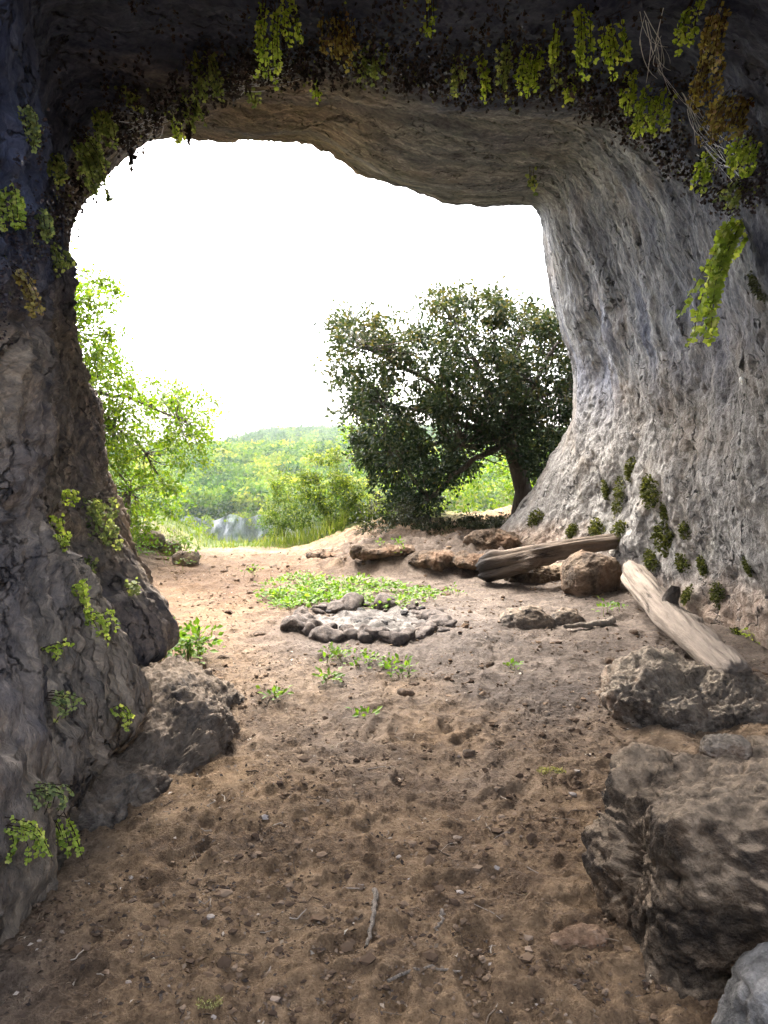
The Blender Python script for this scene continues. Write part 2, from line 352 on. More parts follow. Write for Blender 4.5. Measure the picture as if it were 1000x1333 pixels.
# ------------------------------------------------------------------ cave shell
# each column climbs from the left floor over the arch to the right floor: rim, two points inside, frame edge
T = [
 ((185,810,6.6),(165,870,5.15),(95,1000,3.75),(10,1200,2.55)),
 ((150,725,6.4),(140,800,5.1),(75,880,3.6),(-40,950,2.6)),
 ((116,615,6.1),(72,660,5.0),(15,690,4.0),(-70,720,2.9)),
 ((84,490,5.8),(50,500,5.0),(0,510,4.0),(-85,520,2.9)),
 ((66,375,5.6),(40,370,4.8),(0,370,3.9),(-95,370,2.9)),
 ((94,258,5.4),(60,230,4.6),(10,190,3.8),(-85,150,2.8)),
 ((146,190,5.5),(120,130,4.6),(70,60,3.8),(0,-60,2.7)),
 ((238,162,6.2),(230,115,5.1),(205,50,4.1),(150,-90,2.8)),
 ((330,172,7.2),(325,110,5.8),(320,50,4.4),(310,-100,2.9)),
 ((425,182,8.2),(440,115,6.4),(455,78,4.7),(460,-100,2.9)),
 ((520,230,9.0),(545,150,7.1),(580,95,5.1),(590,-100,2.9)),
 ((620,256,9.6),(655,172,7.4),(705,105,5.3),(740,-80,3.0)),
 ((702,264,9.9),(745,200,7.7),(835,125,5.3),(910,-60,3.2)),
 ((720,335,10.0),(785,285,8.1),(905,215,5.7),(1070,80,3.5)),
 ((742,430,10.2),(820,400,8.3),(925,350,6.1),(1100,280,3.9)),
 ((757,492,10.3),(830,500,8.4),(935,490,6.4),(1110,480,4.2)),
 ((737,575,10.5),(820,600,8.5),(935,620,6.6),(1120,660,4.4)),
 ((692,655,10.8),(795,695,8.9),(925,730,7.0),(1120,830,4.6)),
 ((612,738,11.2),(775,790,8.7),(925,860,6.6),(1130,1010,4.5)),
]
def build_shell():
    K = len(T); C = np.zeros((10, K, 3)); cen = P(420, 480, 8.)
    for k, (r, a, b, e) in enumerate(T):
        r, a, b, e = P(*r), P(*a), P(*b), P(*e)
        if k in (0, K-1):
            for q in (r, a, b, e): q[2] = -.35
        out = r-cen; out[1] = 0; out /= np.linalg.norm(out)
        if k in (0, 1): out = np.array([-1., 0, 0.])
        if k in (K-1, K-2): out = np.array([1., 0, 0])
        if k in (2, K-3): out = unit(out*np.array([1, 1, .5]))
        C[0, k] = r+out*14+np.array([0, 3.0, 0]); C[1, k] = r+out*3.0+np.array([0, 1.6, 0]); C[2, k] = r+out*.55+np.array([0, .75, 0])
        C[3, k] = r; C[4, k] = a; C[5, k] = b; C[6, k] = e
        m = np.array([e[0]*1.03, -1.6+4.3*float(5 < k < 13)+2.6*float(k in (13, 14))+1.2*float(k == 5), e[2]*1.0])  # roof stops short overhead, an unseen opening added to light the near floor
        if k in (0, 1, 2, 3, 4, 5): m[0] = -1.75
        if k >= 13: m[0] = 2.6
        C[7, k] = m; C[8, k] = m+out*.6+np.array([0, -.5, 0]); C[9, k] = m+out*2.6+np.array([0, -.4, 0])
    def cr(A, q):  # Catmull-Rom along axis 0
        n = len(A); i = np.clip(np.floor(q).astype(int), 0, n-2); t = (q-i)[:, None, None]
        p1 = A[i]; p2 = A[i+1]; p0 = np.where((i > 0)[:, None, None], A[np.maximum(i-1, 0)], 2*p1-p2); p3 = np.where((i < n-2)[:, None, None], A[np.minimum(i+2, n-1)], 2*p2-p1)
        return .5*((2*p1)+(-p0+p2)*t+(2*p0-5*p1+4*p2-p3)*t*t+(-p0+3*p1-3*p2+p3)*t**3)
    q = np.concatenate([np.linspace(0, 1, 8)[:-1], np.linspace(1, 2, 18)[:-1], np.linspace(2, 3, 50)[:-1], np.linspace(3, 6, 420)[:-1], np.linspace(6, 7, 70)[:-1], np.linspace(7, 8, 30)[:-1], np.linspace(8, 9, 12)])
    A = cr(C, q)                        # rows x K x 3
    tt = np.linspace(0, K-1, 900)
    B = cr(A.transpose(1, 0, 2), tt)    # cols x rows x 3
    su = np.repeat((tt*.82)[:, None], len(q), 1)
    sv = np.repeat((q*2.1)[None, :], len(tt), 0)
    sv = sv-.34*np.clip(su-10*.82, 0, None)
    du = np.gradient(B, axis=0); dv = np.gradient(B, axis=1); N = unit(np.cross(dv, du))
    inward = np.array([.3, 5., 1.6])-B
    N = np.where((N[:, len(q)//2:len(q)//2+1]*inward[:, len(q)//2:len(q)//2+1]).sum(-1, keepdims=True) < 0, -N, N)
    # lobes and grooves of the left pillar, undercut foot
    def bump(c, r, amp, d):
        nonlocal B
        e = ((B-np.array(c))/np.array(r)); w = np.exp(-(e**2).sum(-1))
        B = B+w[..., None]*amp*np.array(d)
    bump(P(140, 815, 5.2), (.42, .5, .42), .30, (1, -.5, 0))
    bump(P(175, 915, 4.9), (.5, .6, .16), .30, (-1, .3, 0))
    bump(P(75, 900, 3.7), (.5, .5, .55), .32, (1, -.5, 0))
    bump(P(120, 1030, 3.5), (.5, .6, .2), .30, (-1, .3, 0))
    for c in ((95,640,4.9),(108,700,4.8),(125,770,4.7),(142,840,4.6),(150,900,4.5)): bump(P(*c), (.15, .28, .2), .42, (-1, .5, 0))
    for c in ((20,640,3.9),(35,760,3.8),(150,600,5.6)): bump(P(*c), (.12, .3, .3), .12, (-1, .5, 0))
    for c in ((722,262,9.),(738,310,9.2),(752,370,9.3),(764,430,9.4),(772,490,9.5)): bump(P(*c), (.28, .34, .32), .15, (1, .5, 0))
    for c in ((752,250,8.6),(775,310,8.6),(792,380,8.6),(802,450,8.7)): bump(P(*c), (.3, .3, .4), .12, (-1, -.4, 0))
    low = np.clip(sstep(2.9, 2.2, B[..., 2]+.5*fbm(B*.8+7, 3))*sstep(.5, 1.5, B[..., 0]), 0, 1)
    left = sstep(0, -1, B[..., 0])*sstep(3.6, 2.6, B[..., 2])
    s = np.stack([su, sv, su*0], -1); wrp = fbm(s*.9+3, 3)[..., None]*np.array([.3, .22, 0]); s = s+wrp
    rimw = .45+.55*sstep(0, .5, np.abs(q-3))[None, :]
    big = .12*fbm(B*.62+1, 3)
    st = .055*ridged(s*np.array([.16, .95, 1])+5, 2, .5)+.018*ridged(s*np.array([.4, 2.2, 1]), 3, .5)+.020*fbm(s*np.array([1.2, 4.2, 1])+30, 7, .64)+.016*fbm(B*7., 4, .65)
    pit = .040*fbm(B*2.4+11, 6, .60)+.012*ridged(B*6.+4, 4, .6)-.05*np.clip(fbm(B*6.+50, 3)-.25, 0, 1)
    st = st*(1-low*.7)+pit*(low*.95+.30*(1-low))+left*(.05*ridged(s*np.array([.6, 4.5, 1])+60, 3, .5)+.042*ridged(s*np.array([1.1, 13, 1])+80, 3, .6)+.5*pit)
    B = B+N*((big*rimw+st*rimw)[..., None])
    z = B[..., 2]; x = B[..., 0]; y = B[..., 1]
    nz = fbm(B*.9+21, 4)
    # blue shade and glare painted on the near ceiling and upper left, its ragged border follows the fern ledge
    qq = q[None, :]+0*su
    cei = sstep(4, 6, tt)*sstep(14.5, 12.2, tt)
    shade_stain = sstep(4.75, 5.15, qq+nz*.25)*cei[:, None]
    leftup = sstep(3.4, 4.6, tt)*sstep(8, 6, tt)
    shade_stain = np.maximum(shade_stain, sstep(3.2, 3.9, qq+nz*.5)*leftup[:, None]*.95)
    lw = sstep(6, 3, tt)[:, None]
    shade_stain = np.maximum(shade_stain, lw*np.clip(-.05+.6*nz, 0, .25))
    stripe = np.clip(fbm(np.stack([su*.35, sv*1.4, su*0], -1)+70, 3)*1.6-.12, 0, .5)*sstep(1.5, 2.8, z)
    shade_stain = np.maximum(shade_stain, .3*np.exp(-((x-3.0)/1.2)**2)*sstep(2.1, 2.5, z+.35*nz)*sstep(4.2, 3., z+.5*nz)*sstep(.1, .5, nz+.25)*sstep(8.5, 7, y))
    shade_stain = np.clip(np.maximum(shade_stain, stripe*(1-cei[:, None]*.4)), 0, 1)
    och = np.exp(-((x+2.2)/.5)**2-((y-6.6)/.7)**2-((z-.5)/.5)**2)+.5*sstep(.7, .1, z+nz*.3)*sstep(.5, 1.5, x)
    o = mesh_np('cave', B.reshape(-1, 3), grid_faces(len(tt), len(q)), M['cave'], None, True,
                {'warm': sstep(.4, -.8, x), 'su': su, 'sv': sv, 'low': low, 'shade_stain': shade_stain, 'ochre': np.clip(och, 0, 1)})
    tag(o, kind='structure')
    return B
SH = build_shell()
_s = SH[::3, ::2]; _V = _s.reshape(-1, 3); _Fc = grid_faces(_s.shape[0], _s.shape[1])
BVH = BVHTree.FromPolygons([tuple(v) for v in _V], [tuple(int(i) for i in f) for f in _Fc])
def hit(px, py, maxd=30):
    d = ray(px, py); loc, n, i, dist = BVH.ray_cast(Vector((0, 0, CAMZ)), Vector(d), maxd)
    if loc is None: return None, None
    n = np.array(n); n = -n if n@d > 0 else n
    return np.array(loc), n

# ------------------------------------------------------------------ boulders
_ico = {}
def ico(sub):
    if sub not in _ico:
        bm = bmesh.new(); bmesh.ops.create_icosphere(bm, subdivisions=sub, radius=1.); bm.verts.ensure_lookup_table()
        _ico[sub] = (np.array([v.co[:] for v in bm.verts]), np.array([[v.index for v in f.verts] for f in bm.faces])); bm.free()
    return _ico[sub]
def facet(q, n, seed, band=.35, crack=.12):
    """broken faces: every vertex follows the tilted plane of its nearest seed, with a crack between planes"""
    g = np.random.default_rng(seed); S = g.uniform(-1.05, 1.05, (n, 3)); G_ = g.normal(size=(n, 3))*.55; h = g.normal(size=n)*.35; out = np.empty(len(q))
    q = q+.07*np.stack([perlin(q*4+7*k) for k in range(3)], -1); sp = (8/n)**(1/3)
    for a in range(0, len(q), 30000):
        b = q[a:a+30000]; d = (b**2).sum(1)[:, None]-2*b@S.T+(S**2).sum(1)[None]; i = np.argpartition(d, 2, 1)[:, :2]; rr = np.arange(len(b))
        da, db = d[rr, i[:, 0]], d[rr, i[:, 1]]; sw = da > db; i1 = np.where(sw, i[:, 1], i[:, 0]); i2 = np.where(sw, i[:, 0], i[:, 1])
        d1 = np.sqrt(np.maximum(np.minimum(da, db), 0)); d2 = np.sqrt(np.maximum(np.maximum(da, db), 0))
        v1 = h[i1]*sp+(G_[i1]*(b-S[i1])).sum(1); v2 = h[i2]*sp+(G_[i2]*(b-S[i2])).sum(1); w = sstep(0, band*sp, d2-d1)
        out[a:a+30000] = (v1+v2)/2*(1-w)+v1*w-crack*sp*(1-w)
    return out
def boulder(name, c, size, mat, label, cat='boulder', sub=5, k=2.6, rough=.16, rot=0., group=None, freq=1.6, tilt=(0, 0), strat=0.):
    V, Fc = ico(sub); V = V.copy(); V /= ((np.abs(V)**k).sum(1)**(1/k))[:, None]
    c = np.array(c, float); size = np.array(size, float); m = size.max()
    off = np.array([c[0]*3.1, c[1]*2.3, c[2]+len(name)])
    q = V*size/m
    sd = int(abs(off).sum()*1000) % 99991; nf = 9 if sub < 5 else 16
    d = rough*(.5*fbm(q*freq*.7+off, 2)+1.0*facet(q, nf, sd))
    if sub >= 5: d = d+rough*(.9*facet(q, 110, sd+1)+.20*fbm(q*freq*4.5+off, 6, .62)-.25*np.clip(fbm(q*freq*2.6+off+60, 3)-.15, 0, 1)*2)
    if sub >= 7: d = d+rough*.7*facet(q, 420, sd+2, .3, .2)
    if strat: d = d+strat*ridged(q*np.array([1.2, 1.2, 7])*freq+off, 3)
    W = V*size+unit(V/size)*d[:, None]*m
    R = np.array(Matrix.Rotation(rot, 3, 'Z') @ Matrix.Rotation(tilt[0], 3, 'X') @ Matrix.Rotation(tilt[1], 3, 'Y'))
    o = mesh_np(name, W@R.T, Fc, mat); o.location = c
    return tag(o, label, cat, group)
boulder('boulder', (1.42, 2.36, .16), (.64, .36, .39), M['boulder'], 'large dark brown boulder with a flat top painted pale as if lit, filling the lower right corner', sub=7, k=7, rough=.16, freq=2.4, tilt=(-.05, 0))
boulder('stone', (1.20, 2.52, .57), (.085, .06, .05), M['buffrock'], 'small tan stone resting on the flat top of the large dark boulder', 'stone', sub=5, rough=.14)
boulder('boulder', (1.10, 1.78, .02), (.24, .18, .30), M['greyrock'], 'grey rounded rock against the front of the large dark boulder', sub=6, rough=.12)
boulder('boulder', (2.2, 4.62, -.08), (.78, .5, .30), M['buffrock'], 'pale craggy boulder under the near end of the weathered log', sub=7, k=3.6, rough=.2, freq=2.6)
b = P(772, 752, 8.15); boulder('boulder', b, (.32, .30, .30), M['bankrock'], 'round ochre boulder between the two logs', sub=6, k=2.3, rough=.12, freq=1.2)
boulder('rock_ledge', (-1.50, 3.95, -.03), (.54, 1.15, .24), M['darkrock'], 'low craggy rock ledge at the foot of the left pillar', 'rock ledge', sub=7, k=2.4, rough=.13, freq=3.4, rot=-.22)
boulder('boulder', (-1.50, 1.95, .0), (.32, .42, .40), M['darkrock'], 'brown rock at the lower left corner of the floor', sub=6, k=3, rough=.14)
p = G(690, 818); boulder('rock', p+np.array([0, .15, .02]), (.28, .20, .17), M['darkrock'], 'pointed earthy rock lying alone right of the fire ring', 'rock', sub=5, k=1.8, rough=.14)
p = G(742, 812); boulder('rock', p+np.array([0, .1, 0]), (.17, .14, .13), M['darkrock'], 'small earthy lump beside the pointed rock', 'rock', sub=5, k=2, rough=.14)
p = G(758, 1220); boulder('stone', p+np.array([0, 0, -.01]), (.105, .04, .035), M['ochrerock'], 'half buried tan stone on the floor near the dark boulder', 'stone', sub=5, rough=.14, rot=.15)
for px, py, s, lb in ((222, 712, .17, 'dark stone farthest back on the left lip of the cave floor'), (243, 728, .19, 'dark lumpy stone at the end of the left lip by the green weeds'), (195, 702, .2, 'brown stone half hidden by weeds on the left lip')):
    p = G(px, py+6); boulder('stone', p+np.array([0, 0, s*.3]), (s, s*.8, s*.7), M['darkrock'], lb, 'stone', sub=5, rough=.15)
for px, py, Y, sx, sz, lb in ((500, 735, 9.9, .42, .12, 'ochre rock outcrop in the earth bank behind the green weeds'), (560, 738, 9.7, .36, .14, 'grey brown outcrop in the earth bank below the dark undergrowth'), (608, 742, 9.6, .30, .15, 'brown outcrop of the earth bank beside the dark log end'), (425, 728, 10.8, .3, .07, 'flat rock outcrop at the left end of the earth bank'), (645, 712, 10.4, .42, .26, 'pocked buff rock at the foot of the right wall behind the log')):
    p = P(px, py, Y); boulder('outcrop', (p[0], p[1], h1(p[0], p[1])-.02), (sx, .28, sz*.75), M['bankrock'], lb, 'rock', sub=6, k=2.3, rough=.2, freq=1.5)

# ------------------------------------------------------------------ logs
def log(name, pts, rad, mat, label, stub=None, char=False):
    pts = np.array(pts); n = 90; t = np.linspace(0, 1, n); q = np.linspace(0, 1, len(pts))
    c = np.stack([np.interp(t, q, pts[:, i]) for i in range(3)], 1)
    for _ in range(14): c[1:-1] = (c[:-2]+2*c[1:-1]+c[2:])/4
    r = np.interp(t, q, rad)*(1-.45*np.exp(-t/.022))*(1-.25*np.exp(-(1-t)/.015))
    ax = unit(pts[-1]-pts[0]); side = unit(np.cross(ax, [0, 0, 1.])); up = np.cross(side, ax)
    seg = 64; th = np.linspace(0, 2*math.pi, seg, endpoint=False)
    x = (t*np.linalg.norm(pts[-1]-pts[0]))[:, None]+0*th[None]
    pp = np.stack([x*.8, 1.6*np.cos(th)[None]+0*x, 1.6*np.sin(th)[None]+0*x], -1)
    dr = .22*fbm(pp*.8, 3)+.06*ridged(pp*np.array([.7, 3.5, 3.5]), 4, .6)-.05*np.clip(ridged(pp*np.array([.4, 2.2, 2.2])+9, 2)-.9, 0, 1)*2-.04
    rr = r[:, None]*(1+dr)
    for _ in range(7):
        kx = random.random()*x.max(); ka = random.random()*6.28; e = ((x-kx)/.09)**2+((np.cos(th-ka)[None]-1)*5)**2; rr = rr+r[:, None]*random.choice([.35, .28, -.25])*np.exp(-e)
    V = c[:, None]+rr[..., None]*(side*np.cos(th)[None, :, None]+up*np.sin(th)[None, :, None])
    # ragged broken ends: pull the end rings along the axis by a splintery amount
    sp = .05*perlin(np.stack([np.cos(th)*4, np.sin(th)*4, th*0], -1))
    V[-1] += ax*sp[:, None]*2; V[-2] += ax*sp[:, None]; V[0] -= ax*sp[:, None]*2
    caps = [c[0]+ax*.03, c[-1]-ax*.03]
    V = np.concatenate([V.reshape(-1, 3), np.repeat(np.array(caps), 1, 0)]); F4 = []
    for i in range(n-1):
        for j in range(seg): F4.append((i*seg+j, i*seg+(j+1) % seg, (i+1)*seg+(j+1) % seg, (i+1)*seg+j))
    for j in range(0, seg, 2):
        F4.append((n*seg, (j+2) % seg, j+1, j)); F4.append((n*seg+1, (n-1)*seg+j, (n-1)*seg+j+1, (n-1)*seg+(j+2) % seg))
    R = np.stack([ax, side, up])      # local axes so the grain runs along the log
    base = c[n//2]; root = empty(name, base, label, 'log')
    root.rotation_euler = Matrix(R.T.tolist()).to_euler()
    ch = np.concatenate([np.repeat(np.exp(-(t/.13)**2)*.95 if char else t*0, seg), [float(char), 0.]]); mesh_np('trunk', (V-base)@R.T, F4, mat, root, True, {'char': ch})
    if stub is not None:
        mb = MB(); a = (c[int(stub[0]*n)]-base)@R.T; d = unit((np.array(stub[1]))@R.T)
        a = a+d*rad[0]*.5
        mb.tube([a, a+d*.09, a+d*.16, a+d*.2], [.07, .055, .045, .02], 10); mb.V[0] += .012*RNG.normal(size=mb.V[0].shape)
        mesh_np('branch_stub', mb.V[0], mb.F[0], M['bark'], root, True)
    return root
log('fallen_log', [P(806, 742, 7.7), P(868, 800, 6.1), P(935, 878, 4.65)], [.125, .125, .10], M['log'], 'barkless pale log slanting along the right wall onto the craggy boulder', (.5, (-.2, -.3, 1)))
log('fallen_log', [P(622, 746, 8.85), P(700, 724, 8.75), P(765, 710, 8.6), P(850, 699, 8.35)], [.17, .13, .095, .07], M['log2'], 'darker bark covered log lying across the back by the right wall', None, True)
boulder('earth_bank', P(715, 752, 9.1), (.55, .2, .2), M['boulder'], 'low dark earth bank under the bark covered log', 'earth bank', sub=6, k=2.4, rough=.1)

# ------------------------------------------------------------------ fire ring
fc = np.array([-.12, 6.85]); fz = h1(*fc)
def lump_disc():
    n = 60; m = 40; th = np.linspace(0, 2*math.pi, n); r = np.linspace(0, 1, m)
    X = fc[0]+.60*np.outer(np.cos(th), r); Yy = fc[1]+.66*np.outer(np.sin(th), r)
    pz = np.stack([X, Yy, X*0], -1)
    Z = H(X, Yy)+.05*(1-r[None, :]**2)+.03*fbm(pz*7, 4, .6)-.006
    o = mesh_np('ash_bed', np.stack([X, Yy, Z], -1).reshape(-1, 3), grid_faces(n, m), M['ash'])
    tag(o, 'bed of pale ash and charred crumbs inside the ring of stones', 'ash bed')
lump_disc()
named = {0: 'big square fire ring stone at the right end of the ring', 7: 'tallest dark block at the back of the fire ring', 9: 'long flat block at the back left of the fire ring', 17: 'rounded block at the front left of the fire ring', 20: 'grey rounded stone at the front middle of the fire ring'}
for i in range(30):
    a = i/30*2*math.pi+random.uniform(-.07, .07); rr = random.uniform(.86, 1.14)
    s = random.choice([.05, .06, .07, .085, .1])
    if i in named: s = .12
    x = fc[0]+.66*rr*math.cos(a); y = fc[1]+.72*rr*math.sin(a)
    lb = named.get(i, 'small sooty limestone lump in the ring round the ash')
    boulder('fire_stone', (x, y, h1(x, y)+s*.12), (s*random.uniform(1.1, 1.7), s*.9, s*.55), M['firestone'], lb, 'stone', sub=4, k=3.4, rough=.3, rot=random.uniform(0, 3), group='stones round the fire ring', tilt=(random.uniform(-.3, .3), random.uniform(-.3, .3)))
for i in range(16):
    x = fc[0]+random.uniform(-.5, .5); y = fc[1]+random.uniform(-.5, .5); s = random.uniform(.02, .042)
    boulder('charred_stone', (x, y, h1(x, y)+.035), (s*1.3, s, s*.7), M['char'] if i % 3 else M['firestone'], 'charred fragment lying in the ash of the fire ring', 'stone', sub=3, rough=.22, group='charred fragments in the ash', rot=random.uniform(0, 3))

# loose stones and floor litter
nst = 0
while nst < 34:
    x = random.uniform(-2.4, 2.2); y = random.uniform(2.0, 10.5)
    if abs(x) > .45*y+.1 or (x < -.9 and y < 5.2) or (x > 1.3 and y < 5.4) or math.hypot(x-fc[0], y-fc[1]) < .9: continue
    s = random.uniform(.014, .032)*(1+.09*y)
    boulder('stone', (x, y, h1(x, y)+s*.1), (s*1.3, s, s*.7), M['bankrock'], 'small loose stone scattered on the bare cave floor', 'stone', sub=3, rough=.2, rot=random.uniform(0, 3), group='loose stones on the cave floor'); nst += 1
def gravel():
    V0, F0 = ico(1); mb = MB(); n = 15000
    y = 1.7*np.exp(RNG.random(n)*math.log(11.5/1.7)); x = (RNG.random(n)*2-1)*(.5*y+.4)
    dens = fbm(np.stack([x, y, x*0], -1)*1.4+33, 3); k = dens > -.12; x, y = x[k], y[k]
    s = RNG.gamma(1.6, .0022, len(x))*(1+.10*y)+.0015; z = H(x, y)
    Vs = []; Fs = []
    for i in range(len(x)):
        d = 1+.35*RNG.normal(size=(len(V0), 1)).clip(-1.5, 1.5)
        Vs.append(V0*d*s[i]*np.array([1.2, 1, .75])+np.array([x[i], y[i], z[i]+s[i]*.2])); Fs.append(F0+i*len(V0))
    o = mesh_np('gravel', np.concatenate(Vs), np.concatenate(Fs), M['crumb'], None, False, {'rnd': np.repeat(RNG.random(len(x))**1.3, len(V0))})
    tag(o, 'fine gravel and crumbs of earth strewn over the floor', 'gravel', kind='stuff')
gravel()
def litter():
    mb = MB(); n = 9000
    y = 1.7*np.exp(RNG.random(n)*math.log(12/1.7)); x = (RNG.random(n)*2-1)*(.5*y+.4)
    dens = fbm(np.stack([x, y, x*0], -1)*1.1+13, 3)+.5*(x < -.12*y); k = dens > .0; x, y = x[k], y[k]; n = len(x)
    pos = np.stack([x, y, H(x, y)+.006], -1); d = unit(np.stack([RNG.normal(size=n), RNG.normal(size=n), .25*RNG.normal(size=n)], -1))
    nn = unit(np.array([0, 0, 1.])+.5*RNG.normal(size=(n, 3)))
    L = (.008+.014*RNG.random(n))*(1+.08*y)
    mb.leaves(pos, d, nn, L, L*.55, RNG.random(n)**1.3, .5, .3)
    for _ in range(420):
        yy = 1.8*math.exp(random.random()*math.log(9/1.8)); xx = random.uniform(-1, 1)*(.45*yy+.2); a = random.uniform(0, 6.3); l = random.uniform(.02, .09)*(1+.05*yy)
        q = np.linspace(-.5, .5, 4); px = xx+q*l*math.cos(a)+.1*l*RNG.normal(size=4); py = yy+q*l*math.sin(a)+.1*l*RNG.normal(size=4)
        mb.tube(np.stack([px, py, H(px, py)+.006], -1), random.uniform(.0012, .003), 4, random.choice([.5, .8, .95]))
    tag(mb.build('leaf_litter', M['litter']), 'dry leaf crumbs and twig bits scattered on the floor', 'leaf litter', kind='stuff')
litter()
def stick(pp, r, label):
    r *= 1.6
    pts = np.array([G(*q, lift=.012) for q in pp]); mb = MB(); t = np.linspace(0, 1, 14); q = np.linspace(0, 1, len(pts))
    c = np.stack([np.interp(t, q, pts[:, i]) for i in range(3)], 1)+.004*RNG.normal(size=(14, 3)); c[:, 2] = H(c[:, 0], c[:, 1])+r*1.2
    mb.tube(c, r*np.linspace(1.1, .6, 14), 7); tag(mb.build('stick', M['twig'], None, True, tuple(c[7])), label, 'stick')
stick([(490, 1163), (486, 1195), (479, 1238)], .006, 'long pale stick lying upright in the picture on the near floor')
stick([(574, 1188), (575, 1203), (567, 1217)], .004, 'short curved twig on the floor right of the long pale stick')
stick([(505, 1280), (560, 1262), (600, 1268)], .003, 'thin dark twig on the near floor below the curved twig')
stick([(800, 812), (770, 818), (735, 822)], .02, 'dark root like stick on the floor below the round ochre boulder')

# ------------------------------------------------------------------ foliage
def poly_sample(poly, n):
    poly = np.array(poly, float); lo, hi = poly.min(0), poly.max(0); out = []
    while len(out) < n:
        p = lo+RNG.random(2)*(hi-lo); c = False; j = len(poly)-1
        for i in range(len(poly)):
            a, b = poly[i], poly[j]
            if (a[1] > p[1]) != (b[1] > p[1]) and p[0] < (b[0]-a[0])*(p[1]-a[1])/(b[1]-a[1])+a[0]: c = not c
            j = i
        if c: out.append(p)
    return np.array(out)
def bez(a, b, c, n=10):
    t = np.linspace(0, 1, n)[:, None]; return (1-t)**2*a+2*t*(1-t)*b+t*t*c
def tree(name, label, cat, base, trunk, poly, Y0, Yr, ncl, rcl, per, leafL, leafW, lmat, bmat, r0, forks, group=None, twist=.5, shell=.0, rb=.0, branch_every=1, hi=0.):
    """trunk path, limbs to forks, boughs to leaf clumps that fill the outline at real depth"""
    root = empty(name, base, label, cat, group)
    wood = MB(); tp = np.array(trunk); wood.tube(tp, np.linspace(r0, r0*.62, len(tp)), 12)
    V = wood.V[0]; V += .12*r0*fbm(V*4, 3)[:, None]
    fk = [np.array(f) for f in forks]
    for f in fk:
        q = bez(tp[-1], tp[-1]*.45+f*.55+np.array([0, 0, .25]), f, 10)+.03*RNG.normal(size=(10, 3)); q[0] = tp[-1]
        wood.tube(q, np.linspace(r0*.34, r0*.12, 10), 8)
    pts = poly_sample(poly, ncl); cl = []
    cen = np.mean(np.array(poly), 0)
    for i, p in enumerate(pts):
        Y = Y0+Yr*RNG.uniform(-1, 1); c = P(p[0], p[1], Y); cl.append(c)
        if i % branch_every == 0:
            f = min(fk, key=lambda f: np.linalg.norm(f-c)) if fk else tp[-1]
            q = bez(f, (f+c)/2+twist*.25*RNG.normal(size=3), c, 8); wood.tube(q, np.linspace(r0*.08, r0*.03, 8), 5)
    wood.build('trunk', bmat, root)
    cl = np.array(cl); fol = MB(); n = len(cl)*per
    # several twiglets per clump, leaves crowd round each twiglet
    r = rcl*(.6+.8*RNG.random(len(cl)))
    tw = np.repeat(np.arange(len(cl)), 7); tc = cl[tw]+rdir(len(tw))*(r[tw]*RNG.random(len(tw))**.4)[:, None]*np.array([1, 1, .75])
    idx = RNG.integers(0, len(tw), n); pos = tc[idx]+RNG.normal(size=(n, 3))*(r[tw[idx]]*.27)[:, None]
    pos[:, 2] = np.maximum(pos[:, 2], H(pos[:, 0], pos[:, 1])+.03)
    d = unit(pos-cl[tw[idx]]+.5*RNG.normal(size=(n, 3))*rcl+np.array([0, 0, -.05])); L = leafL*(.6+.7*RNG.random(n))
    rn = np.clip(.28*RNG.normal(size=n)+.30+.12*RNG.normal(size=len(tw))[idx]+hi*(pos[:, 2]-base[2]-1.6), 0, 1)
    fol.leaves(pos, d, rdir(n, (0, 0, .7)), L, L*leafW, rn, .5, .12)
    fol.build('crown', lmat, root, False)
    return root
B0 = P(676, 680, 12.6); B0[2] = h1(B0[0], B0[1])-.1
tree('oak_tree', 'dark evergreen oak with a leaning trunk behind the right wall foot', 'tree', tuple(B0),
     [B0, P(682, 640, 12.6), P(672, 600, 12.6), P(662, 575, 12.5)],
     [(420,485),(440,415),(475,398),(505,435),(532,425),(548,392),(600,370),(650,380),(690,405),(735,388),(775,420),(800,500),(775,560),(735,600),(715,635),(690,600),(650,570),(610,610),(570,650),(550,690),(500,685),(500,640),(462,600),(450,545),(462,510)],
     13.1, 1.4, 350, .27, 160, .085, .55, M['oak'], M['bark'], .18,
     [P(560, 520, 13.2), P(620, 480, 13.4), P(700, 500, 13), P(520, 590, 13.2), P(640, 430, 13.3), P(735, 500, 13), P(475, 450, 12.8), P(560, 650, 12.4), P(500, 530, 13), P(590, 420, 13.2), P(680, 430, 13.3), P(600, 580, 12.3), P(740, 430, 13.3)], hi=.16)
B1 = np.array([-5.4, 11.6, 0]); B1[2] = h1(B1[0], B1[1])-.1
tree('leafy_tree', 'bright yellow green young tree growing outside behind the left pillar', 'tree', tuple(B1),
     [B1, B1+np.array([.1, 0, 1.]), B1+np.array([.25, .1, 2.2])],
     [(40,300),(85,312),(115,355),(155,368),(150,430),(165,480),(200,500),(262,512),(285,580),(235,610),(232,650),(205,690),(150,700),(90,640),(40,500)],
     11.5, 1.3, 270, .20, 90, .062, .62, M['bright'], M['bark'], .11,
     [P(95, 430, 11.5), P(150, 560, 11.2), P(190, 590, 11.2), P(90, 350, 11.7), P(170, 640, 11), P(230, 545, 11.2)])
def bush(label, poly, Y0, Yr, ncl, rcl, per, leafL, lmat, basepx, leafW=.5, name='bush', group=None, r0=.03, hi=0.):
    b = P(*basepx); b[2] = h1(b[0], b[1]) if b[1] < 20 else float(H0(b[0], b[1]))
    return tree(name, label, 'bush', tuple(b), [b, b+np.array([0, 0, .15])], poly, Y0, Yr, ncl, rcl, per, leafL, leafW, lmat, M['bark'], r0, [], group, branch_every=2, hi=hi)
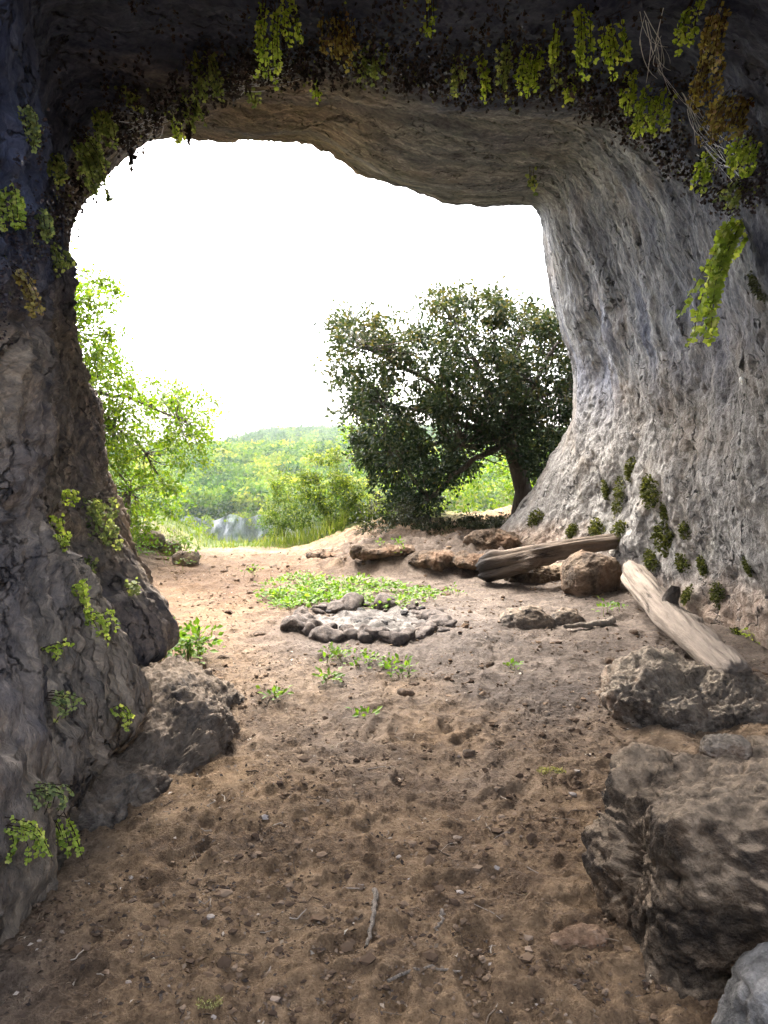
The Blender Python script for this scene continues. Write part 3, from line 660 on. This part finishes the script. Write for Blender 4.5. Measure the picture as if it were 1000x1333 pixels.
bush('bushy yellow green shrub on the grassy lip left of the oak', [(375,690),(385,640),(400,600),(425,578),(445,600),(470,640),(490,690)], 14.3, .5, 64, .17, 170, .055, M['bush'], (430, 696, 14.3), hi=.15)
bush('darker upright shrub with pointed top left of the yellow green shrub', [(343,695),(350,650),(362,612),(380,618),(392,655),(400,695)], 14.6, .4, 34, .14, 150, .045, M['bush'], (370, 696, 14.6), hi=.25)
bush('dark tangled undergrowth at the foot of the oak', [(470,705),(480,660),(520,650),(590,680),(660,672),(690,690),(640,710),(540,720)], 12.0, .6, 60, .16, 100, .05, M['brush'], (560, 705, 12), name='undergrowth')
bush('bright green bush glowing behind the oak near its trunk', [(500,690),(520,610),(580,580),(660,600),(720,590),(735,650),(700,690)], 17.0, .9, 60, .28, 90, .10, M['bright'], (610, 705, 16.5))
bush('bright green sapling showing between the oak and the yellow green shrub', [(450,640),(455,560),(470,500),(500,500),(520,560),(500,620)], 16.5, .6, 30, .25, 70, .09, M['bright'], (470, 700, 16.5))
bush('leafy yellow green scrub on the slope below the left tree', [(150,715),(170,650),(215,620),(250,650),(262,705)], 15.5, .8, 26, .2, 70, .07, M['bright'], (205, 720, 15.5))

def weeds(name, label, cat, pts, hgt, leafL, per, mat, group=None, kind=None, spread=.07):
    """low leafy plants: short stems with a whorl of leaves"""
    pts = np.array(pts); st = MB(); lf = MB()
    base = pts.mean(0)
    for p in pts[:-1] if not kind else (): st.tube(np.stack([pts[-1]-[0, 0, .02], (p+pts[-1])/2-[0, 0, .03], p-[0, 0, .01]]), .003, 4)
    for p in pts:
        h = hgt*random.uniform(.5, 1.15); top = p+np.array([random.gauss(0, .25)*h, random.gauss(0, .25)*h, h])
        st.tube(bez(p-np.array([0, 0, .012]), p+np.array([0, 0, h*.6]), top, 4), leafL*.06, 4)
        n = per; pos = top+RNG.normal(size=(n, 3))*np.array([spread, spread, h*.22]); pos[:, 2] = np.maximum(pos[:, 2], p[2]+.01)
        d = unit(pos-top+np.array([0, 0, .02])+.3*spread*RNG.normal(size=(n, 3))); L = leafL*(.6+.7*RNG.random(n))
        lf.leaves(pos, d, unit(np.array([0, -.3, 1.])+.45*RNG.normal(size=(n, 3))), L, L*.62, np.clip(RNG.normal(size=n)*.25+.5, 0, 1))
    if kind:
        for a, f, r in zip(st.V, st.F, st.R): pass
        o = lf.build(name, mat, None, False); return tag(o, label, cat, group, kind)
    root = empty(name, tuple(base), label, cat, group)
    st.build('stem', M['greenstem'], root); lf.build('leaves', mat, root, False); return root
pp = poly_sample([(343,762),(400,752),(470,755),(530,762),(575,765),(560,785),(510,796),(470,788),(420,790),(385,800),(350,790)], 330)
pp = pp[perlin(np.concatenate([pp*np.array([.03, .075]), pp[:, :1]*0], 1)) > -.12]
weeds('ground_cover', 'bright green patch of low weeds behind the fire ring', 'weeds', [G(*p) for p in pp], .055, .05, 13, M['weed'], None, 'stuff', .08)
for px, py, n, w, hh, lb in ((425,857,7,25,.05,'pale weed cluster in front of the left part of the fire ring'), (495,868,9,30,.06,'pale weed cluster with a tall thin stalk in front of the fire ring'), (432,886,4,12,.05,'small weed sprig on bare soil below the left weed cluster'), (527,884,4,10,.07,'small bright weed sprig at the right of the weed clusters'), (478,932,2,6,.03,'tiny lone weed sprig on the middle of the floor'), (364,908,3,8,.03,'tiny pale weed sprig on the path side of the floor'),
        (205,730,26,45,.22,'lush green nettles by the stones on the left lip'), (236,862,18,26,.20,'bright green herb growing at the end of the low rock ledge'), (795,800,4,12,.10,'green sprig beside the round ochre boulder'), (590,775,3,8,.06,'tiny green tuft on the floor beside the log end'), (325,748,3,8,.08,'small grass tuft on the ochre path'), (670,870,2,5,.03,'tiny green sprout on the right half of the floor'), (510,718,6,24,.12,'thin weeds along the top of the earth bank')):
    pts = [G(px+random.uniform(-w, w), py+random.uniform(-w*.3, w*.3)) for _ in range(n)]
    weeds('weed', lb, 'weed', pts, hh, .045 if n < 15 else .06, 9 if n < 15 else 16, M['weed'], 'weeds on the cave floor', None, .035 if n < 15 else .07)

def grass():
    mb = MB(); n = 4200
    x = RNG.uniform(-4.6, 1.2, n); y = RNG.uniform(13.0, 15.3, n)
    k = (fbm(np.stack([x, y, x*0], -1)*1.2, 3)+.35+(y-14)*.5) > 0; x, y = x[k], y[k]; n = len(x); z = H(x, y)
    tall = RNG.random(n) < .18+.25*((x > -2.4) & (x < 0))
    L = np.where(tall, RNG.uniform(.25, .5, n), RNG.uniform(.06, .2, n))*np.where(x < -2.2, .5, 1); d = unit(np.stack([.28*RNG.normal(size=n), .28*RNG.normal(size=n), np.ones(n)], -1))
    face = rdir(n, (0, -1, 0)); face[:, 2] = 0
    mb.leaves(np.stack([x, y, z-.01], -1), d, unit(face), L, .010+.006*RNG.random(n), np.clip(RNG.random(n)*.7+tall*.25, 0, 1), .35, .2)
    tag(mb.build('grass', M['grass'], None, False), 'tall pale grass along the lip of the cave mouth', 'grass', kind='stuff')
grass()

# far wood on the other side of the valley
def forest():
    mb = MB(); xs = []; ys = []
    for (a, b, n) in ((252, 520, 2600), (520, 760, 500), (760, 1120, 2600)):
        y = RNG.uniform(a, b, n); x = y*RNG.uniform(-.50, .34, n); xs.append(x); ys.append(y)
    y = RNG.uniform(195, 247, 700); xs.append(y*RNG.uniform(-.5, .34, 700)); ys.append(y)
    y = RNG.uniform(205, 245, 330); xs.append(RNG.uniform(-125, -60, 330)); ys.append(y)
    y = RNG.uniform(244, 268, 420); xs.append(RNG.uniform(-120, 60, 420)); ys.append(y)
    x = np.concatenate(xs); y = np.concatenate(ys); z = H0(x, y); n0 = len(x)
    cx = RNG.uniform(-110, -30, 420); cz = RNG.uniform(-46, -19, 420); k = perlin(np.stack([cx*.11, cz*.13, cx*0+4], -1))+.02*(-30-cz)+.012*(cz+46)*(RNG.random(420) < .5) > .10
    cx, cz = cx[k], cz[k]; x = np.concatenate([x, cx]); z = np.concatenate([z, cz]); y = np.concatenate([y, 239+14*np.sin(cx*.021)+6*np.sin(cx*.07)+RNG.uniform(-4, 2, len(cx))]); n = len(x)
    R = RNG.uniform(2.2, 4.6, n)*(1+.0012*(y-250))*np.where(np.arange(n) >= n0, .55, 1); tone = np.clip(.42+.55*fbm(np.stack([x*.02, y*.02, x*0], -1), 3)+.20*RNG.normal(size=n)-.30*(y > 740), 0, 1)
    per = 80; i = np.repeat(np.arange(n), per); m = len(i)
    u = rdir(m, (0, -.3, .35)); rr = R[i]*(.75+.3*RNG.random(m))*(1+.3*perlin(u*2+i[:, None]*.7))
    pos = np.stack([x[i], y[i], z[i]+R[i]*.9], -1)+u*rr[:, None]*np.array([1, 1, 1.05])
    L = R[i]*.40*(.6+.8*RNG.random(m))
    mb.leaves(pos, rdir(m), unit(u+.25*RNG.normal(size=(m, 3))), L, L*.8, np.clip(tone[i]+.12*RNG.normal(size=m), 0, 1))
    tag(mb.build('forest', M['forest'], None, False), 'sunlit spring green wood covering the far side of the valley', 'forest', kind='stuff')
forest()
def cliff():
    n, m = 260, 60; X = np.linspace(-150, 80, n)[:, None]+np.zeros((1, m)); t = np.linspace(0, 1, m)[None, :]+0*X
    Y = 243+14*np.sin(X*.021)+6*np.sin(X*.07)+t*3; Z = -58+t*(38.5+2*np.sin(X*.11)+5*perlin(np.stack([X*.09, X*0, X*0], -1))); p = np.stack([X*.12, Y*.05, Z*.05], -1)
    Y = Y-3.5*ridged(p, 4, .55)-1.*fbm(p*5, 3)
    Y = Y-2.5*ridged(p*np.array([2.2, 1, .35])+8, 3, .6)
    o = mesh_np('cliff', np.stack([X, Y, Z], -1).reshape(-1, 3), grid_faces(n, m), M['cliff']); tag(o, kind='structure')
cliff()

# ------------------------------------------------------------------ ferns on the rock
def fern(px, py, ln, sp, tone, label, leaf=5.3, dens=1., lift=.05, Yfix=None, slant=0.):
    loc, n = hit(px, py) if Yfix is None else (P(px, py, Yfix), np.array([-.6, -.8, 0]))
    if loc is None: return
    loc = loc+n*lift; sc = loc[1]/F; root = empty('hanging_fern', tuple(loc), label, 'fern', 'maidenhair ferns on the cave rock')
    st = MB(); lf = MB(); ns = max(5, int(sp/2.3*dens))
    for k in range(ns):
        a = loc+np.array([random.uniform(-.5, .5)*sp*sc, random.uniform(-.04, .04), random.uniform(-.1, .12)*ln*sc])
        l = ln*sc*random.uniform(.5, 1.05); e = a+n*random.uniform(0, .08)+np.array([random.gauss(0, .12)*l+slant*l, random.gauss(0, .08)*l, -l])
        st.tube(np.stack([loc-n*lift, (loc+a)/2-n*lift, a-n*lift]), .0011, 3)
        q = bez(a-n*lift, a+n*.07+np.array([0, 0, -.2*l]), e, 9); st.tube(q, .0016, 4)
        m = max(5, int(l/(leaf*sc*.36))); t = RNG.uniform(.12, 1., m)
        c = np.stack([np.interp(t, np.linspace(0, 1, 9), q[:, i]) for i in range(3)], 1)
        off = rdir(m, (0, -.3, -.1))*leaf*sc*.35; d = unit(off+np.array([0, 0, -.5])*leaf*sc*RNG.random((m, 1)))
        L = leaf*sc*(.7+.5*RNG.random(m)); nn = unit(n*.8+np.array([0, -.5, .45])+.4*RNG.normal(size=(m, 3))); sd = unit(np.cross(d, nn)); rn = np.clip(.5+.26*RNG.normal(size=m), 0, 1)
        for g in (-.45, .45): lf.leaves(c+off*.5, unit(d+sd*g), nn, L, L*.72, rn, .66, .08)
    st.build('stem', M['stem'], root); lf.build('leaves', M[{'b': 'fern_bright', 'd': 'fern_dull', 'r': 'fern_rust'}[tone]], root, False)
FERNS = [
 (352,-2,72,26,'b','bright green fern tassel hanging long at the upper edge left of the rusty spray'),
 (372,-4,34,20,'b','short bright fern sprig touching the long tassel on its right'),
 (440,18,30,44,'r','rust and yellow fern spray on the dark ceiling left of centre'),
 (478,52,26,40,'d','dull fern spray just above the pale arch rock left of centre'),
 (412,88,18,12,'b','tiny bright sprig hanging on the pale ceiling edge'),
 (258,66,42,34,'d','dull green fern on the dark ceiling above the cobweb corner'),
 (238,122,34,26,'d','dull fern hanging close above the left part of the arch edge'),
 (222,142,24,14,'b','yellow green sprig hanging over the white sky at the left arch'),
 (322,108,18,12,'d','tiny dull sprig on the arch rim below the tassel'),
 (162,116,34,14,'d','slim dull fern on the dark rock left of the cobweb'),
 (100,178,68,34,'d','large dull green fern clump at the upper left arch shoulder'),
 (128,140,40,26,'d','dull fern higher on the upper left shoulder'),
 (70,200,34,22,'d','dull fern low on the dark upper left wall'),
 (28,140,46,26,'d','dull fern by the left picture edge below the plain dark rock'),
 (12,250,48,30,'b','yellow green fern by the left picture edge above the amber one'),
 (48,278,34,28,'d','dull green fern beside the left edge of the arch'),
 (14,350,58,22,'r','amber drooping fern by the left picture edge'),
 (70,318,30,14,'d','little fern at the left rim above the young tree'),
 (560,-2,16,14,'b','single bright sprig at the top edge near the centre'),
 (600,62,34,16,'d','dull sprig over the middle of the arch'),
 (618,66,42,14,'b','bright narrow fern hanging over the middle of the arch'),
 (662,50,40,22,'d','dull fern between the narrow bright one and the broad one'),
 (690,52,40,34,'b','broad bright fern fan over the right part of the arch'),
 (727,24,24,14,'b','small bright fern left of the biggest tassel'),
 (722,56,30,14,'d','small dull fern below the small bright one'),
 (756,4,66,20,'b','biggest bright fern tassel on the upper right ceiling'),
 (788,24,40,30,'b','bright leaning fern right of the biggest tassel'),
 (742,92,20,22,'b','little yellow green fern where the pale wall begins'),
 (824,92,44,16,'b','bright fern strand at the top of the right wall'),
 (862,112,46,40,'b','bright fern clump on the right wall beside the strand'),
 (912,-4,40,20,'b','yellow green fern at the top right corner'),
 (944,8,50,30,'r','rusty fern at the top right corner beside the yellow one'),
 (930,70,48,34,'r','rusty fern curtain below the top right corner'),
 (966,120,52,40,'r','brown and pink faded fern at the right picture edge'),
 (940,124,48,20,'r','amber fern strand above the lowest bright fern'),
 (938,190,50,20,'b','lowest bright fern strand on the upper right wall'),
 (982,176,44,36,'b','bright fern clump at the right picture edge'),
 (980,232,30,30,'d','dull fern below the bright clump at the right edge'),
 (694,216,14,12,'d','single tiny fern alone on the smooth arch rock'),
 (80,640,24,26,'b','pale fern high in the cleft of the left pillar'),
 (68,672,22,22,'b','pale fern second from the top in the left pillar cleft'),
 (112,652,40,44,'d','dull trailing plant on the right side of the left pillar'),
 (128,688,34,26,'d','dull plant at the outer edge of the left pillar'),
 (78,706,30,20,'b','pale fern halfway down the left pillar'),
 (112,730,26,16,'d','dull fern in the cleft right of the halfway one'),
 (96,762,44,18,'b','pale fern strand in the lower cleft of the left pillar'),
 (116,800,52,26,'b','bright leafy clump hanging at the bottom of the left pillar cleft'),
 (165,765,24,18,'d','dull sprig on top of the rounded rock lobe'),
 (52,846,24,16,'b','small pale fern on the lower left rock lobe'),
 (62,905,30,20,'d','dull fern low on the lower left rock lobe'),
 (148,920,22,14,'b','small fern in the dark recess under the rounded lobe'),
 (44,1028,44,30,'d','dull fern group near the foot of the left wall'),
 (78,1062,40,22,'b','bright fern near the foot of the left wall'),
 (8,1075,50,30,'b','bright fern at the left picture edge near the floor'),
 (128,1052,32,30,'d','dull fern above the low rock ledge'),
]
for f in FERNS:
    if f[0] < 170 and f[1] > 600: f = (f[0], f[1], f[2]*1.15, f[3]*1.35, *f[4:])
    fern(*f, dens=.62 if f[0] < 170 and f[1] > 600 else 1.)
fern(966, 288, 150, 26, 'b', 'nearest long bright fern hanging in front of the right wall', leaf=8.5, dens=1., Yfix=None, slant=-.10, lift=.12)

def curtain():
    lf = MB(); edge = [(0,430),(40,340),(80,290),(105,235),(150,180),(225,145),(335,88),(400,92),(460,84),(600,108),(735,112),(825,160),(900,225),(945,265),(1005,250)]
    ex, ey = np.array(edge, float).T
    for k in range(1700):
        px = random.uniform(-10, 1010); e = np.interp(px, ex, ey)
        up = abs(random.gauss(0, 1))*(30 if random.random() < .75 else 90)
        if px < 60: up = abs(random.gauss(0, 90))
        py = e-up-6
        if py < -40: continue
        loc, n = hit(px, py)
        if loc is None: continue
        sc = loc[1]/F; l = random.uniform(10, 34)*sc; leaf = random.uniform(3.4, 6.)*sc; m = random.randint(5, 11)
        t = RNG.random(m)[:, None]; c = loc+n*(.02+.05*RNG.random())+np.array([random.gauss(0, .2)*l, 0, -l])*t+rdir(m)*leaf*.5
        lf.leaves(c, rdir(m, (0, 0, -.6)), unit(n+np.array([0, -.4, .3])+.6*RNG.normal(size=(m, 3))), leaf, leaf*.95, np.clip(RNG.random(m)*.75+.25*(random.random() < .2), 0, 1), .66, .1)
    tag(lf.build('hanging_foliage', M['dead'], None, False), 'withered dark fern curtain along the near edge of the ceiling', 'fern curtain', kind='stuff')
curtain()

def moss(px, py, w, h, label, mat='moss', on='wall', n=620):
    if on == 'wall': w *= 1.35; h *= 1.35
    loc, nr = hit(px, py) if on == 'wall' else (G(px, py), np.array([0, 0, 1.]))
    if loc is None: return
    sc = loc[1]/F; lf = MB(); t1 = unit(np.cross(nr, [0, 0, 1.]) if on == 'wall' else np.array([1., 0, 0])); t2 = np.cross(t1, nr)
    a = RNG.normal(size=(n, 1)); b = RNG.normal(size=(n, 1)); k_ = ((a*a+b*b) < 2.1)[:, 0]; a = a[k_]*.33*w*sc; b = b[k_]*.33*h*sc; k_ = perlin(np.concatenate([a, b, a*0], 1)*6/(w*sc)*.45+px) > -.6; a, b = a[k_], b[k_]; n = len(a)
    hump = np.exp(-(a/(w*sc*.4))**2-(b/(h*sc*.4))**2)*min(w, h)*sc*.22
    pos = loc+t1*a+t2*b+nr*(hump*RNG.random((n, 1))-.01)
    L = max(4., .13*min(w, h))*sc*(.6+.7*RNG.random(n))
    lf.leaves(pos, unit(nr+.8*RNG.normal(size=(n, 3))), rdir(n), L, L*.5, np.clip(.45+.28*RNG.normal(size=n), 0, 1))
    tag(lf.build('moss_clump', M[mat], None, False, tuple(loc)), label, 'moss', 'moss clumps on the right wall' if on == 'wall' else None)
for m in ((822,612,22,26,'dark moss clump highest on the right wall foot'),(848,640,48,34,'widest dark moss clump on the right wall foot'),(806,648,26,44,'tall moss clump left of the widest one'),(790,640,16,26,'narrow moss strip at the left of the mossy patch'),(778,692,30,28,'dark moss clump just above the bark covered log'),(806,692,24,24,'moss clump above the tip of the bark covered log'),(866,668,18,22,'moss clump below the widest one on its right'),(872,700,44,40,'olive moss clump above the middle of the pale log'),(848,730,30,24,'yellowish moss clump just above the upper end of the pale log'),(893,690,22,20,'moss clump at the right of the olive clump'),(890,735,30,26,'moss clump right of the pale log top'),(916,738,26,24,'moss clump farther right beside the hollow'),(974,736,24,24,'moss clump alone near the right picture edge'),(698,676,20,22,'dark moss patch at the left foot of the wall'),(745,692,18,18,'faint moss patch left of the mossy clumps'),(935,775,22,30,'moss streak above the pale log stub'),(895,775,30,22,'dark moss below the log stub')): moss(*m)
moss(975, 835, 46, 30, 'bright green moss tuft above the craggy boulder by the right edge', 'fern_bright', n=340)
moss(960, 828, 30, 22, 'olive moss tuft left of the bright tuft', 'moss')
moss(986, 374, 26, 34, 'dark moss tuft in a hollow beside the nearest long fern', 'brush')
moss(718, 1003, 42, 24, 'pale yellow moss clump lying on the right side of the floor', 'moss2', 'floor', 420)
moss(272, 1302, 40, 26, 'pale yellow moss tuft at the bottom edge of the floor', 'moss2', 'floor', 420)
moss(999, 1195, 24, 40, 'bright yellow green moss tuft at the right edge on the dark boulder', 'fern_bright', 'wall', 200)

# cobwebs, dangling twigs, white fleck
def web(pp, label, n=26, sp=14):
    mb = MB(); c = None
    for _ in range(n):
        i = random.randrange(len(pp)-1); a = np.array(pp[i], float)+RNG.normal(size=2)*sp*.5; b = np.array(pp[i+1], float)+RNG.normal(size=2)*sp*.5
        A, na = hit(*a); Bq, nb = hit(*b)
        if A is None or Bq is None or np.linalg.norm(A-Bq) > 1.2: continue
        A = A+na*random.uniform(.02, .1); Bq = Bq+nb*random.uniform(.02, .1)
        mb.tube(bez(A, (A+Bq)/2+np.array([0, 0, -.03])+.02*RNG.normal(size=3), Bq, 6), random.uniform(.0008, .0022), 4)
        c = A
    if c is not None: tag(mb.build('cobweb', M['web'], None, True, tuple(c)), label, 'cobweb')
web([(150,180),(175,160),(205,150)], 'pale cobweb in the upper left corner of the arch', 34, 20)
web([(285,100),(330,92),(375,78)], 'pale cobweb along the ceiling left of centre', 26, 16)
web([(845,-5),(856,40),(862,78),(900,120),(930,170),(975,215)], 'long pale web threads along the ledge at the upper right', 44, 18)
for pp, lb in (([(170,165),(166,190),(171,214)], 'dark twig dangling over the sky below the left cobweb'), ([(245,150),(246,170),(245,186)], 'short dark strand dangling over the sky by the arch rim')):
    Y = 5.3 if pp[0][0] < 200 else 6.0; c = [P(x, y, Y) for x, y in pp]; mb = MB(); q = bez(np.array(c[0]), np.array(c[1])+np.array([.02, 0, 0]), np.array(c[2]), 9)
    mb.tube(q, np.linspace(.022, .013, 9), 6); lf = MB()
    for k in range(14): i = random.randrange(9); mb.leaves(q[i:i+1], rdir(1), rdir(1), .06, .04, np.array([.2]))
    tag(mb.build('hanging_twig', M['stem'], None, True, tuple(q[0])), lb, 'twig')
loc, n = hit(971, 496)
if loc is not None:
    V = []; u1 = unit(np.cross(n, [0, 0, 1.])); u2 = np.cross(u1, n); mb = MB()
    th = np.linspace(0, 5.2, 22); sc = loc[1]/F; r = np.linspace(6.5, 2., 22)*sc
    q = loc+n*.03+u1*(r*np.cos(th))[:, None]*.65+u2*(r*np.sin(th))[:, None]; mb.tube(q, 1.5*sc, 6)
    tag(mb.build('rock_mark', M['paint'], None, True, tuple(loc)), 'small white oval fleck on the right wall near the picture edge', 'mark')

# ------------------------------------------------------------------ air, sky, sun, camera
def haze():
    x0, x1, y0, y1, z0, z1 = -1560, 1560, -14, 1560, -62, 64
    V = [(x, y, z) for x in (x0, x1) for y in (y0, y1) for z in (z0, z1)]
    Fc = [(0, 1, 3, 2), (4, 6, 7, 5), (0, 4, 5, 1), (2, 3, 7, 6), (0, 2, 6, 4), (1, 5, 7, 3)]
    m = D.materials.new('haze_air'); m.use_nodes = True; t = m.node_tree; t.nodes.clear(); o = t.nodes.new('ShaderNodeOutputMaterial')
    v = t.nodes.new('ShaderNodeVolumePrincipled'); v.inputs['Density'].default_value = HAZE; v.inputs['Color'].default_value = (.86, .92, 1, 1); v.inputs['Anisotropy'].default_value = .2
    t.links.new(v.outputs[0], o.inputs['Volume']); ob = mesh_np('haze', V, Fc, m, None, False); tag(ob, kind='stuff')
HAZE = .0001
haze()
W = D.worlds.new('World'); SC.world = W; W.use_nodes = True; nt = W.node_tree
bg = nt.nodes['Background']; sky = nt.nodes.new('ShaderNodeTexSky'); sky.sky_type = 'NISHITA'; sky.sun_disc = False
SUN = Vector((-.30, .62, 1.0)).normalized()
sky.sun_elevation = math.asin(SUN.z); sky.sun_rotation = math.atan2(SUN.x, SUN.y); sky.air_density = .55; sky.dust_density = 7.; sky.ozone_density = .3
hs = nt.nodes.new('ShaderNodeHueSaturation'); hs.inputs['Saturation'].default_value = .6; nt.links.new(sky.outputs[0], hs.inputs['Color']); nt.links.new(hs.outputs[0], bg.inputs['Color']); bg.inputs['Strength'].default_value = .15
sl = D.lights.new('sun', 'SUN'); sl.energy = .45; sl.angle = math.radians(20); sl.color = (1, .95, .86)
so = D.objects.new('sun', sl); COL.objects.link(so); so.rotation_euler = SUN.to_track_quat('Z', 'Y').to_euler(); so.location = (-6, 12, 30)
cam = D.cameras.new('camera'); co = D.objects.new('camera', cam); COL.objects.link(co); co.location = (0, 0, CAMZ)
co.rotation_euler = (math.radians(90)-PITCH, 0, 0); cam.sensor_fit = 'VERTICAL'; cam.sensor_height = 36.; cam.lens = 36*F/1333; cam.clip_end = 5000; cam.clip_start = .05
SC.camera = co
vs = SC.view_settings; vs.view_transform = 'Standard'; vs.look = 'None'; vs.gamma = 1; vs.exposure = 3.6
cy = SC.cycles; cy.use_denoising = True; cy.max_bounces = 8; cy.diffuse_bounces = 5; cy.transmission_bounces = 4; cy.volume_bounces = 1; cy.sample_clamp_indirect = 8
